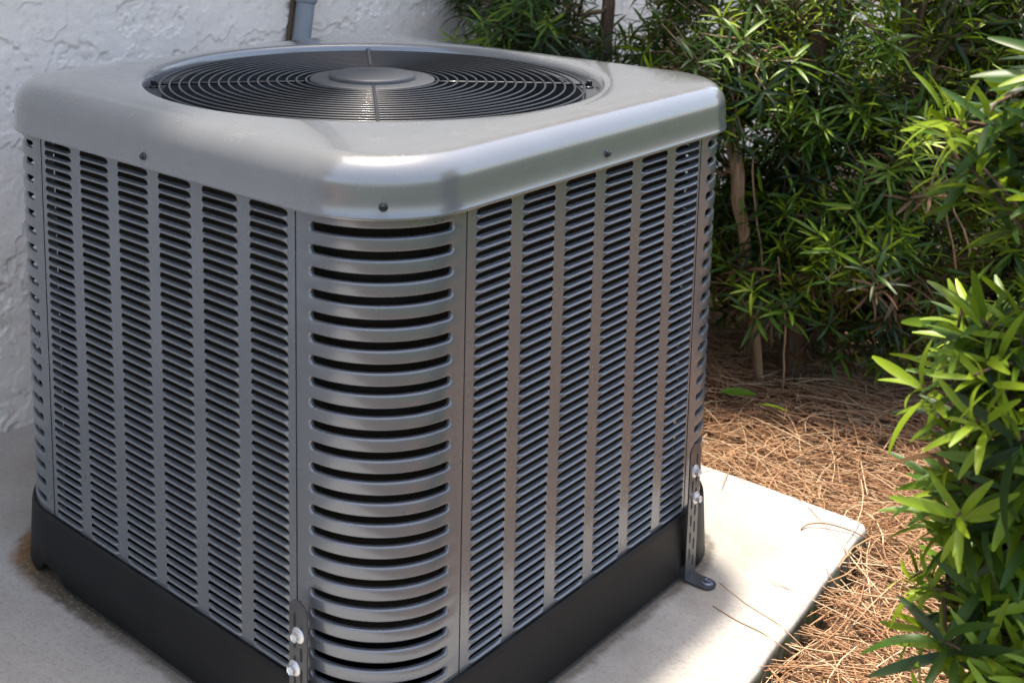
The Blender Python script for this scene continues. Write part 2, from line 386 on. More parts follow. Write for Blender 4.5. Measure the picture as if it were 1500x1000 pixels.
# conduit on the wall
pipe = empty('conduit', (WALLX+.03, .575, 0))
tag(pipe, 'grey round conduit with a collar running up the stucco wall', 'pipe')
def pp(z): return (0.0, -.06 + .165*(z-.35), z)
b = MB(); b.tube([pp(z) for z in (0.0, .2, .4, .6, .8, 1.0, 1.5, 2.0, 2.69)], .0225, 20); sharpen(b.build('tube', M_PIPE, pipe))
b = MB(); b.tube([pp(z) for z in (.815, .818, .822, .875, .879, .882)], [.0232, .0262, .0275, .0275, .0262, .0232], 20); sharpen(b.build('collar', M_PIPE, pipe))
b = MB(); b.tube([(x-.022, y-.022, z) for x, y, z in (pp(.0), pp(.4), pp(.7), pp(.9), pp(1.4))], [.004, .005, .007, .005, .004], 6); b.build('brown_line', M_BROWNLINE, pipe)  # thin dark brown line beside the pipe

# ------------------------------------------------------------------ the condenser unit
unit = empty('air_conditioner', (0, 0, 0))
tag(unit, 'large grey outdoor air conditioner with louvered sides and round fan grille', 'air conditioner')
HA, SEAM, RC = .430, .284, .125
ZB, ZT = .105, .735
PW, PITCHV, ROWS = .072, .01385, 44
ZL0 = .1135                                        # bottom of the lowest louver
COLS = [(-.236 + .0945*i) for i in range(6)]

def louver_mesh():
    us = [0, .0009, .0020, .0036, .0058, .009, .014, .024]; us = us + [PW/2] + [PW-u for u in reversed(us)]
    top, rc = PITCHV-.0011, .0088
    def vt(u):
        u = min(u, PW-u)
        return top if u >= rc else top-rc + math.sqrt(max(0, rc*rc-(rc-u)**2))
    def en(u):
        u = min(u, PW-u); t = min(1, u/.0042); return t*t*(3-2*t)
    def el(u):
        u = min(u, PW-u); t = min(1, u/.008); return t*t*(3-2*t)
    V, F = [], []; nu = len(us)
    prof = [(0.0, .0030), (.06, .0037), (.13, .0036), (.20, .0023), (.26, .0003), (.31, -.0024)]
    for t, d in prof:                                  # the slat, from its lip inwards and upwards
        for u in us: V.append((u, (d*en(u) if d < 0 else d*el(u)), min(t*PITCHV, vt(u))))
    for i in range(len(prof)-1):
        for k in range(nu-1): F.append((i*nu+k, i*nu+k+1, (i+1)*nu+k+1, (i+1)*nu+k))
    o = len(V)                                          # the sheet above the opening, up to the next lip
    for u in us: V.append((u, .0022*el(u), vt(u)))
    for u in us: V.append((u, .0030*el(u), PITCHV))
    for k in range(nu-1): F.append((o+k, o+k+1, o+nu+k+1, o+nu+k))
    return V, F
LV, LF = louver_mesh()
lme = bpy.data.meshes.new('louver'); lme.from_pydata([(x, -y, z) for x, y, z in LV], [], LF); lme.materials.append(M_PANEL)
lme.polygons.foreach_set('use_smooth', [True]*len(LF)); lme.update()

def side_panel(rotz, nind, off):
    """a louvered side: local x along the face, -y outwards. nind = number of columns built louver by louver"""
    xs = [-SEAM+.0015]
    for c in COLS: xs += [c+off-PW/2, c+off+PW/2]
    xs.append(SEAM-.0015)
    z0, z1 = ZL0, ZL0+PITCHV*ROWS
    zs = [ZB, z0, z1, ZT]; b = MB()
    for j in range(3):
        for i in range(len(xs)-1):
            if j == 1 and i % 2 == 1: continue
            b.put([(xs[i], -HA, zs[j]), (xs[i+1], -HA, zs[j]), (xs[i+1], -HA, zs[j+1]), (xs[i], -HA, zs[j+1])], [(0, 1, 2, 3)])
    for s in (-1, 1):                                   # folded edges at the seams
        x = s*(SEAM-.0015); q = [(x, -HA, ZB), (x, -HA+.02, ZB), (x, -HA+.02, ZT), (x, -HA, ZT)]
        b.put(q, [(0, 1, 2, 3)])
    o = b.build('side_panel', M_PANEL, unit, False); o.rotation_euler.z = rotz
    rest = MB()
    order = list(range(6))
    if rotz == 0: order = order[::-1]
    for rank, ci in enumerate(order):
        for k in range(ROWS):
            l = (COLS[ci]+off-PW/2, -HA, ZL0+k*PITCHV)
            if rank < nind:
                c = bpy.data.objects.new('louver', lme); c.location = l; c.parent = o; COL.objects.link(c)
            else:
                rest.put([(x+l[0], -y+l[1], z+l[2]) for x, y, z in LV], LF)
    if rest.v: tag(rest.build('louver_bank', M_PANEL, o), kind='stuff')
    return o
PANELS = [side_panel(0, 3, -.002), side_panel(R(90), 3, .006), side_panel(R(180), 0, 0), side_panel(R(270), 0, 0)]

def corner_post(rotz):
    flat = HA-RC-SEAM; arc = RC*math.pi/2; LP = 2*flat+arc; P = .0277; NS = 22
    def at(s, d):
        if s < flat: x, y, nx, ny = SEAM+s, -HA, 0.0, -1.0
        elif s > flat+arc: x, y, nx, ny = HA, -HA+RC+(s-flat-arc), 1.0, 0.0
        else:
            a = (s-flat)/RC - math.pi/2; nx, ny = math.cos(a), math.sin(a); x, y = HA-RC+RC*nx, -HA+RC+RC*ny
        return x+nx*d, y+ny*d
    hr = .0051; sL, sR = .024+hr, LP-.024-hr; NSEG = 26; m = 8
    rings = [(.0027, 0.0), (.0022, -.0001), (.0012, -.0007), (.0004, -.0018), (.0, -.0040), (.0006, -.0070)]
    b = MB()
    z_lo = ZB+.008
    for k in range(NS):
        zc = z_lo + P*(k+.5); base = []
        path = [(sL+(sR-sL)*i/NSEG, 1, None) for i in range(NSEG+1)]
        pts = []; bord = []
        for i in range(NSEG+1): s = sL+(sR-sL)*i/NSEG; pts.append((s, 1.0, 0.0)); bord.append((s, P/2))
        for j in range(1, m): a = math.pi/2-math.pi*j/m; pts.append((sR, math.sin(a), math.cos(a))); bord.append((LP-.001, P/2 - P*(j-1)/(m-2)))
        for i in range(NSEG+1): s = sR-(sR-sL)*i/NSEG; pts.append((s, -1.0, 0.0)); bord.append((s, -P/2))
        for j in range(1, m): a = -math.pi/2-math.pi*j/m; pts.append((sL, math.sin(a), math.cos(a))); bord.append((.001, -P/2 + P*(j-1)/(m-2)))
        L = [[(*at(s, 0), zc+z) for s, z in bord]]
        for e, d in rings: L.append([(*at(s+c*(hr+e), d), zc+sn*(hr+e)) for s, sn, c in pts])
        b.loops(L)
    z_hi = z_lo+P*NS; nn = 30
    for za, zb_ in ((ZB, z_lo), (z_hi, ZT)):
        ss = [.001+(LP-.002)*i/nn for i in range(nn+1)]
        b.loops([[(*at(s, 0), za) for s in ss], [(*at(s, 0), zb_) for s in ss]], closed_ring=False)
    for s in (.001, LP-.001):
        b.put([(*at(s, 0), ZB), (*at(s, -.02), ZB), (*at(s, -.02), ZT), (*at(s, 0), ZT)], [(0, 1, 2, 3)])
    v = [Vector(p) for p in b.v]
    o = b.build('corner_post', M_PANEL, unit); o.rotation_euler.z = rotz
    # weld so the shading runs over the cell joints
    import bmesh
    bm = bmesh.new(); bm.from_mesh(o.data); bmesh.ops.remove_doubles(bm, verts=bm.verts, dist=.0002); bmesh.ops.recalc_face_normals(bm, faces=bm.faces); bm.to_mesh(o.data); bm.free()
    sharpen(o, 50); return o
for q in range(4): corner_post(R(90*q))

# coil behind the sheet metal
b = MB(); ring = rsq(.388, .10, 20, 10)
b.loops([[(x, y, z) for x, y, _, _ in ring] for z in (.165, .72)]); b.build('coil', M_COIL, unit)
b = MB(); b.loops([[(x, y, z) for x, y, _, _ in rsq(.36, .09, 10, 4)] for z in (.10, .72)]); b.build('shade_liner', M_DARK, unit)  # near-black sheet added so the openings read as deep shade

# base pan
def base_pan():
    b = MB(); ring = rsq(.437, .135, 16, 60); n_ = len(ring)
    def zb(x, y):
        t = min(abs(x), abs(y))                          # 0 mid-face .. .3 where the corner begins
        if t > .318: return 0.0
        if t > .302: return .024*min(1, (.318-t)/.010)
        if t > .262: return .024
        if t > .242: return .024 - .016*(.262-t)/.02
        return .008
    L = [[(x-nx*.010, y-ny*.010, ZB+.004) for x, y, nx, ny in ring],
         [(x-nx*.002, y-ny*.002, ZB+.004) for x, y, nx, ny in ring],
         [(x, y, ZB+.001) for x, y, nx, ny in ring],
         [(x+nx*.001, y+ny*.001, ZB-.006) for x, y, nx, ny in ring],
         [(x+nx*.004, y+ny*.004, .055) for x, y, nx, ny in ring],
         [(x+nx*.007, y+ny*.007, max(.006, zb(x, y)+.003)) for x, y, nx, ny in ring],
         [(x+nx*.005, y+ny*.005, zb(x, y)) for x, y, nx, ny in ring],
         [(x-nx*.012, y-ny*.012, zb(x, y)) for x, y, nx, ny in ring],
         [(x-nx*.014, y-ny*.014, .06) for x, y, nx, ny in ring]]
    b.loops(L)
    o = b.build('base_pan', M_PAN, unit); sharpen(o, 40)
    b = MB(); rr = rsq(.418, .128, 8, 2); b.loops([[(x, y, .0615) for x, y, _, _ in rr], [(x*.01, y*.01, .0615) for x, y, _, _ in rr]]); b.build('pan_floor', M_DARK, unit, False)
base_pan()

# top cap with its round opening
def cap():
    A, r_ = .4425, .142; ring = rsq(A, r_, 20, 24); ZC0, ZC1 = .7275, .8035
    def off(d, z): return [(x-nx*d, y-ny*d, z) for x, y, nx, ny in ring]
    L = [off(.006, ZC0+.0005), off(-.0012, ZC0), off(-.0020, ZC0+.0018), off(-.0012, ZC0+.0042), off(0, ZC0+.0065), off(.0004, ZC0+.024), off(.0012, ZC0+.036)]
    fr = .036
    for i in range(1, 11):
        a = (math.pi/2)*i/10; L.append(off(.0012+fr*(1-math.cos(a)), ZC0+.036+(ZC1-.0035-ZC0-.036)*math.sin(a)))
    o0 = [(x, y) for x, y, z in L[-1]]; OR = .369
    cir = [(OR*x/math.hypot(x, y), OR*y/math.hypot(x, y)) for x, y in o0]
    for t in (.15, .4, .7, .92): L.append([(a[0]*(1-t)+c[0]*t, a[1]*(1-t)+c[1]*t, ZC1-.0035+.0040*math.sin(min(1, t*1.6)*math.pi/2)) for a, c in zip(o0, cir)])
    for dr, dz in ((0, .0002), (.004, -.0008), (.0075, -.0036), (.0095, -.008), (.0105, -.014), (.0112, -.022), (.0112, -.03)):
        L.append([(c[0]*(OR-dr)/OR, c[1]*(OR-dr)/OR, ZC1+dz) for c in cir])
    b = MB(); b.loops(L); o = b.build('top_cap', M_CAP, unit); sharpen(o, 60)
    b = MB(); b.loops([[(c[0]*(OR-dr)/OR, c[1]*(OR-dr)/OR, ZC1+dz) for c in cir] for dr, dz in ((.0108, -.0205), (.034, -.0212), (.036, -.0222), (.0365, -.05))])
    sharpen(b.build('grille_seat', M_HUB, unit), 50); return o
cap_o = cap()
ZG = .7905                                       # level of the grille
def circ(r, z, n_): return [(r*math.cos(2*math.pi*i/n_), r*math.sin(2*math.pi*i/n_), z) for i in range(n_)]
b = MB(); b.loops([circ(.334, .765, 64), circ(.331, .70, 64), circ(.318, .66, 64), circ(.318, .56, 64)]); b.build('fan_shroud', M_SHROUD, unit)
b = MB(); b.loops([circ(.318, .562, 40), circ(.001, .562, 40)]); b.build('fan_well_floor', M_DARK, unit, False)
b = MB(); b.loops([circ(.001, .765, 32), circ(.085, .765, 32), circ(.09, .76, 32), circ(.09, .60, 32)]); sharpen(b.build('fan_motor', M_DARK, unit))
for q in range(4):                                # fan blades, at rest
    a0 = q*math.pi/2+.35; b = MB(); L = []
    for i in range(9):
        r_ = .085+(.305-.085)*i/8; L.append([])
        for k in range(7):
            t = k/6-.5; a = a0 + t*(1.15-.25*i/8) + .25*i/8
            L[-1].append((r_*math.cos(a), r_*math.sin(a), .672+t*.085*(1-.35*i/8)+.012*math.cos(t*3)))
    b.loops(L, closed_ring=False); b.build('fan_blade', M_SHROUD, unit)
grille = MB().box((-.001, -.001, ZG-.012), (.001, .001, ZG-.010)).build('fan_grille', M_WIRE, unit)
NR = 16
for i in range(NR):
    r_ = .106+(.336-.106)*i/(NR-1); b = MB(); b.tube(circ(r_, ZG+.0022+.004*(1-(r_/.336)**2), 96), .0019, 7, True); b.build('wire_ring', M_WIRE, grille)
for q in range(8):
    a = q*math.pi/4; r1 = .352 if q % 2 else .336; c, s = math.cos(a), math.sin(a)
    pts = [(r_*c, r_*s, ZG+(.0058 if q % 4 == 3 else -.0016)+.004*(1-(r_/.336)**2)) for r_ in (.07, .14, .21, .28, .336, r1)]
    b = MB(); b.tube(pts, .0024 if q % 2 else .0019, 7); b.build('wire_spoke', M_WIRE, grille)
hub = MB()
hub.loops([circ(.0985, ZG+.003, 56), circ(.1005, ZG+.005, 56), circ(.1000, ZG+.0075, 56), circ(.097, ZG+.0090, 56), circ(.0735, ZG+.0098, 56), circ(.071, ZG+.0090, 56), circ(.0695, ZG+.0090, 56), circ(.069, ZG+.0138, 56), circ(.0668, ZG+.0155, 56), circ(.04, ZG+.0160, 56), circ(.001, ZG+.0162, 56)])
sharpen(hub.build('hub_cover', M_HUB, unit), 50)

def bolt(parent, mat, loc, nrm, hexr=.0055, fl=.0085, h=.006, name='screw', tilt=.3):
    b = MB(); c = lambda r_, z, n_=20: [(r_*math.cos(2*math.pi*i/n_), r_*math.sin(2*math.pi*i/n_), z) for i in range(n_)]
    b.loops([c(fl, -.002), c(fl, .0008), c(fl*.93, .0016), c(hexr*1.05, .0026)], cap_last=True)
    hx = lambda r_, z: [(r_*math.cos(math.pi/3*i+tilt), r_*math.sin(math.pi/3*i+tilt), z) for i in range(6)]
    b.loops([hx(hexr, .001), hx(hexr, h-.0008), hx(hexr*.86, h)]); b.loops([hx(hexr*.86, h), hx(hexr*.55, h-.0012), hx(hexr*.5, h-.0014)], cap_last=True)
    q = Vector(nrm).to_track_quat('Z', 'Y').to_matrix().to_4x4(); q.translation = Vector(loc)
    return b.build(name, mat, parent, False, q)
d45 = .4425-.142+.142*math.sqrt(.5)
for l, nn in (((-.004, -.4425, .7435), (0, -1, 0)), ((.4425, 0.0, .7478), (1, 0, 0)), ((d45, -d45, .7435), (1, -1, 0)), ((d45, d45, .7435), (1, 1, 0)), ((-d45, -d45, .7435), (-1, -1, 0)), ((0, .4425, .7435), (0, 1, 0)), ((-.4425, 0, .7435), (-1, 0, 0))):
    bolt(unit, M_SCREW, l, nn, .0036, .0055, .0052)
for q in range(4):
    a = math.pi/4+q*math.pi/2; bolt(unit, M_SCREW, (.349*math.cos(a), .349*math.sin(a), ZG-.0065), (0, 0, 1), .0050, .0075, .011)

def bracket(rotz, x0, hand):
    """perforated tie-down strap: local x along the face, -y outwards; foot bent out on the pad"""
    W_, T_, y0 = .032, .0022, -.4475; z1 = .232
    xl, xr = x0-W_/2, x0+W_/2
    b = MB(); arc = [(x0 + W_/2*math.cos(a), z1-W_/2+W_/2*math.sin(a)) for a in np.linspace(0, math.pi, 15)]
    out = [(xr, .004)] + arc + [(xl, .004)]; n_ = len(out)
    b.put([(x, y0-T_, z) for x, z in out] + [(x, y0, z) for x, z in out], [tuple(range(n_)), tuple(range(2*n_-1, n_-1, -1))] + [(i, i+n_, (i+1) % n_+n_, (i+1) % n_) for i in range(n_)])
    # the foot
    FL = .044; fa = [(x0 + W_/2*math.cos(a), y0-T_-FL+W_/2+W_/2*math.sin(a)) for a in np.linspace(math.pi, 2*math.pi, 15)]
    out = [(xl, y0)] + fa + [(xr, y0)]; n_ = len(out)
    b.put([(x, y, .0045) for x, y in out] + [(x, y, .0018) for x, y in out], [tuple(range(n_)), tuple(range(2*n_-1, n_-1, -1))] + [(i, i+n_, (i+1) % n_+n_, (i+1) % n_) for i in range(n_)])
    o = b.build('tie_down_bracket', M_STRAP, unit, False); o.rotation_euler.z = rotz
    for k in range(7):                                  # the two staggered rows of slots
        for s in (-1, 1):
            zc = z1-.028-.029*k-(.0145 if s*hand > 0 else 0); xs = x0+s*.0058
            if zc < .03: continue
            m = 6; pts = [(xs+.0019*math.cos(a), zc+.0075+.0019*math.sin(a)) for a in np.linspace(0, math.pi, m)] + [(xs+.0019*math.cos(a), zc-.0075+.0019*math.sin(a)) for a in np.linspace(math.pi, 2*math.pi, m)]
            q = MB(); q.put([(x, y0-T_-.0003, z) for x, z in pts], [tuple(range(len(pts)))]); q.build('slot', M_SLOT, o, False)
    for dz, dx in ((.194, .001), (.146, -.006)):
        bolt(o, M_BOLT, (x0+dx*hand, y0-T_, dz-.008), (0, -1, 0), .0062, .0105, .0095, 'hex_bolt', .2+dz*9)
    bolt(o, M_LINK, (x0+.001, y0-T_-.030, .0046), (0, 0, 1), .0052, .0095, .006, 'anchor_bolt')
    return o
bracket(0, .306, 1); bracket(R(90), .279, -1)

# ------------------------------------------------------------------ vegetation
def leaf_template(k, fold, wid, seg=5, blunt=.0):
    t = np.linspace(0, 1, seg+1); wprof = wid*np.clip(np.sin(np.pi*np.clip(t*.90+.07, 0, 1))**.62, .05, 1); wprof[-1] = wid*(.12+blunt)
    wprof[0] = wid*.25
    x = t - .16*k*t**2*.8; z = -k*t**2*.5
    V = []
    for i in range(seg+1):
        V += [(x[i], -wprof[i], z[i]+fold*wprof[i]), (x[i], 0, z[i]), (x[i], wprof[i], z[i]+fold*wprof[i])]
    F = []
    for i in range(seg):
        for j in (0, 1): F.append((i*3+j, i*3+j+1, (i+1)*3+j+1, (i+1)*3+j))
    return np.array(V, float), np.array(F, int)
TEMPL = [leaf_template(k, f, w_) for k, f, w_ in ((.15, .35, .054), (.45, .3, .058), (.8, .3, .056), (1.15, .22, .060))]
TEMPL_NEAR = [leaf_template(k, f, w_, 7, .12) for k, f, w_ in ((.15, .3, .070), (.4, .28, .076), (.75, .25, .074), (1.1, .2, .078))]

def norm(v): return v/np.maximum(np.linalg.norm(v, axis=-1, keepdims=True), 1e-9)
class Leaves:
    def __init__(s): s.P = []; s.D = []; s.N = []; s.L = []; s.T = []; s.K = []
    def whorl(s, tip, axis, n_, L, tone, spread=(40, 85), stem=.05, droop=1.0):
        axis = axis/np.linalg.norm(axis); a = np.cross(axis, [.3, .2, .9]); a /= np.linalg.norm(a); b_ = np.cross(axis, a)
        ph = rng.random()*6.28
        for i in range(n_):
            f = (i+.5)/n_; ph += 2.4 + rng.normal(0, .25)
            th = R(spread[0] + (spread[1]-spread[0])*(1-f)**.8 + rng.normal(0, 8))
            d = axis*math.cos(th) + (a*math.cos(ph)+b_*math.sin(ph))*math.sin(th)
            s.P.append(tip - axis*stem*(1-f) + d*.002); s.D.append(d)
            nn = axis - d*(axis@d); nn = nn/np.linalg.norm(nn)
            if nn[2] < -.2: nn = -nn
            s.N.append(nn + rng.normal(0, .25, 3)); s.L.append(L*(.72+.4*rng.random())*(.75+.25*math.sin(math.pi*min(1, .25+.75*(1-f)))))
            s.T.append(np.clip(tone + rng.normal(0, .06) + .10*f*(tone > .2), 0.17 if tone > .15 else 0, 1 if tone > .15 else .13)); s.K.append(min(3, max(0, int(rng.normal(1.2*droop, .9)+.5))))
    def arrays(s):
        P = np.array(s.P); D = norm(np.array(s.D)); N = np.array(s.N); N = norm(N - D*np.sum(N*D, 1, keepdims=True)); S = np.cross(N, D)
        return P, D, S, N, np.array(s.L), np.array(s.T), np.array(s.K)
PLANTS = []
def tube_path(p0, p1, sag=.0, n_=6, wob=.02):
    t = np.linspace(0, 1, n_)[:, None]; q = p0*(1-t)+p1*t
    q[:, 2] += sag*4*(t*(1-t))[:, 0]; j = rng.normal(0, wob, (n_, 3)); j[0] = 0; j[-1] = 0; return q+j
def shrub(label, base, stems, clusters, per, leafL, bark, tone_fn, templ, group=None, nleaf=(9, 15), crad=.14, name='podocarpus_shrub', up_bias=.5, droop=1.0, dead=.05):
    """stems: list of (points, r0, r1). clusters: array (n,3) of foliage centres"""
    root = empty(name, tuple(base)); tag(root, label, 'shrub', group)
    b0 = np.array(base, float); allp = []
    for pts, ra, rb in stems:
        pts = np.array(pts, float); t = np.linspace(0, 1, len(pts)); tt = np.linspace(0, 1, 16)
        pp_ = np.stack([np.interp(tt, t, pts[:, k]) for k in range(3)], 1); pp_[1:-1] = (pp_[:-2]+2*pp_[1:-1]+pp_[2:])/4
        pp_[1:-1] += rng.normal(0, .004, pp_[1:-1].shape)
        rad = [(ra*(1-u)+rb*u)*(1+.1*math.sin(9*u+ra*900)) for u in tt]; rad[0] *= 1.25
        m = MB(); m.tube([tuple(p-b0) for p in pp_], rad, 10); m.build('trunk', bark, root); allp.append(pp_)
    allp = np.concatenate(allp); br = MB(); lv = Leaves()
    for c in clusters:
        cand = allp[(allp[:, 2] < c[2]+.12)]
        if len(cand) == 0: cand = allp
        j = cand[np.argmin(np.sum((cand-c)**2, 1) + .4*np.maximum(0, cand[:, 2]-c[2]+.05))]
        q = tube_path(j, c, -.03, 6, .012); br.tube([tuple(p-b0) for p in q], [.0065, .006, .0052, .0045, .004, .003], 5)
        out = c - j; out = out/np.linalg.norm(out)
        for i in range(per):
            v = rng.normal(0, 1, 3); v /= np.linalg.norm(v); tip = c + v*crad*rng.random()**.5*np.array([1, 1, .85])
            if tip[2] < .03: continue
            s = q[rng.integers(3, 6)]; tw = tube_path(s, tip, .01, 4, .006); br.tube([tuple(p-b0) for p in tw], [.0028, .0024, .002, .0015], 4)
            ax = (tip-s)/np.linalg.norm(tip-s)*.7 + out*.4 + np.array([0, 0, up_bias]) + rng.normal(0, .3, 3)
            tn = tone_fn(tip)
            isd = rng.random() < dead*(2.0 if tip[2] < .30 else .12)
            lv.whorl(tip, ax, rng.integers(*nleaf), leafL*(.7+.45*rng.random())*(.8 if tn > .7 else 1), .08 if isd else tn, (28, 82) if tn > .7 else (40, 92), .03+.04*rng.random(), droop)
    br.build('branches', bark, root)
    PLANTS.append((root, b0, lv.arrays(), templ)); return root

def ell(c, r_, n_, shell=.35):
    v = rng.normal(0, 1, (n_, 3)); v /= np.linalg.norm(v, axis=1)[:, None]
    return np.array(c) + v*np.array(r_)*(shell+(1-shell)*rng.random((n_, 1)))**.6
def hedge_tone(bright):
    def f(p):
        u = rng.random(); d = proj(p[None])[0]
        k = bright
        if u < k: return .80+.2*rng.random()
        if u < k+.35: return .52+.18*rng.random()
        return .26+.3*rng.random()
    return f
A = lambda *x: np.array(x, float)
GZ = -.06
# the hedge along the house: four plants
shrub('dark leafy shrub growing close to the house wall behind the unit', (-.42, 1.30, GZ),
      [([(-.42, 1.30, GZ), (-.40, 1.28, .35), (-.36, 1.24, .8), (-.38, 1.26, 1.2)], .024, .012), ([(-.44, 1.33, GZ), (-.55, 1.28, .5), (-.62, 1.23, 1.1)], .013, .007)],
      np.concatenate([ell((-.50, 1.20, .76), (.30, .20, .36), 30), ell((-.40, 1.28, .35), (.25, .2, .25), 5)]), 15, .076, M_BARK, hedge_tone(.12), TEMPL, dead=.05)
shrub('shrub with a straight pale brown stripped stem behind the unit corner', (.16, 1.13, GZ),
      [([(.16, 1.13, GZ), (.122, 1.11, .22), (.10, 1.10, .36), (.055, 1.10, .62), (.045, 1.10, .66)], .010, .017), ([(.06, 1.24, GZ), (.12, 1.30, .4), (.10, 1.30, 1.1)], .016, .008)],
      np.concatenate([ell((-.10, 1.30, .76), (.24, .22, .30), 22), ell((.05, 1.30, .30), (.22, .14, .16), 12), ell((.04, 1.10, .70), (.10, .06, .07), 4), ell((.0, 1.38, .16), (.2, .12, .1), 10)]), 18, .073, M_BARKP, hedge_tone(.26), TEMPL, dead=.10)
shrub('shrub with a thick reddish brown trunk rising from the pine straw', (.19, 1.22, GZ),
      [([(.19, 1.22, GZ), (.185, 1.21, .2), (.19, 1.24, .5), (.17, 1.26, .9), (.16, 1.28, 1.2)], .029, .014), ([(.21, 1.24, .05), (.33, 1.27, .35), (.40, 1.30, .9)], .014, .007)],
      np.concatenate([ell((.26, 1.29, .46), (.24, .18, .26), 27), ell((.24, 1.36, .80), (.28, .2, .24), 20), ell((.30, 1.34, .16), (.20, .12, .12), 18), ell((.14, 1.16, .26), (.14, .06, .12), 8), ell((.30, 1.17, .28), (.12, .06, .10), 6)]), 18, .072, M_BARK, hedge_tone(.40), TEMPL, dead=.18)
shrub('shrub with slender forked mossy stems beside the thick trunk', (.44, 1.48, GZ),
      [([(.44, 1.48, GZ), (.40, 1.38, .35), (.385, 1.32, .62), (.35, 1.30, .86), (.34, 1.30, 1.2)], .017, .009), ([(.385, 1.32, .60), (.42, 1.31, .74), (.44, 1.30, 1.15)], .013, .008), ([(.42, 1.31, .74), (.455, 1.30, .86), (.5, 1.3, 1.1)], .008, .005)],
      np.concatenate([ell((.52, 1.52, .52), (.22, .18, .34), 28), ell((.56, 1.56, .88), (.3, .22, .24), 20), ell((.40, 1.62, .75), (.25, .12, .3), 12), ell((.74, 1.76, .5), (.26, .22, .45), 18), ell((.50, 1.52, .18), (.2, .12, .1), 9)]), 18, .071, M_BARKM, hedge_tone(.36), TEMPL, dead=.08)
# the shrub at the edge of the pad, close to the camera
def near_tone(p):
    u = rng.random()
    if p[2] > .45: u = .52+.48*u  # fewer bright leaves higher up: the shade there is put into leaf tone
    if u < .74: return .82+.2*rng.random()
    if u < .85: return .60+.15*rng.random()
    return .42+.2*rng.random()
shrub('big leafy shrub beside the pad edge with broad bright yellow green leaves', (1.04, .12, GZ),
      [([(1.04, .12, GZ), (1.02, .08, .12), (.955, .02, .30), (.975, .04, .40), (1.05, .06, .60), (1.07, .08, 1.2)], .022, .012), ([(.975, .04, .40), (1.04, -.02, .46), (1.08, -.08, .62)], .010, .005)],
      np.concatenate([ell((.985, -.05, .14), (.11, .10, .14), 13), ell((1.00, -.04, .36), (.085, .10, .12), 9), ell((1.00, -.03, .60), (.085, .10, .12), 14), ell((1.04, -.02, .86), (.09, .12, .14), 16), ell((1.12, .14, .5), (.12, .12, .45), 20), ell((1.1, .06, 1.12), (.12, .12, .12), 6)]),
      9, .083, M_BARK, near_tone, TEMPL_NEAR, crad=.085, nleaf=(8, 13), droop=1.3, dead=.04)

for root, b0, _, _ in PLANTS[2:4]:                    # dry stalks hanging in the hedge
    lst = {2: [[(.12, 1.10, .52), (.13, 1.10, .40), (.17, 1.09, .20)], [(.20, 1.08, .30), (.235, 1.06, .16), (.25, 1.03, .02)]], 3: [[(.43, 1.24, .60), (.475, 1.22, .50), (.53, 1.20, .32)], [(.435, 1.24, .60), (.49, 1.225, .50), (.555, 1.20, .36)], [(.26, 1.20, .66), (.31, 1.20, .665), (.36, 1.22, .66)]]}[2 if root is PLANTS[2][0] else 3]
    for pts in lst:
        m = MB(); m.tube([tuple(np.array(p)-b0) for p in tube_path(np.array(pts[0]), np.array(pts[1]), .0, 4, .003)] + [tuple(np.array(p)-b0) for p in tube_path(np.array(pts[1]), np.array(pts[2]), .01, 5, .003)[1:]], .0024, 5); m.build('dry_stem', M_BARKP, root)

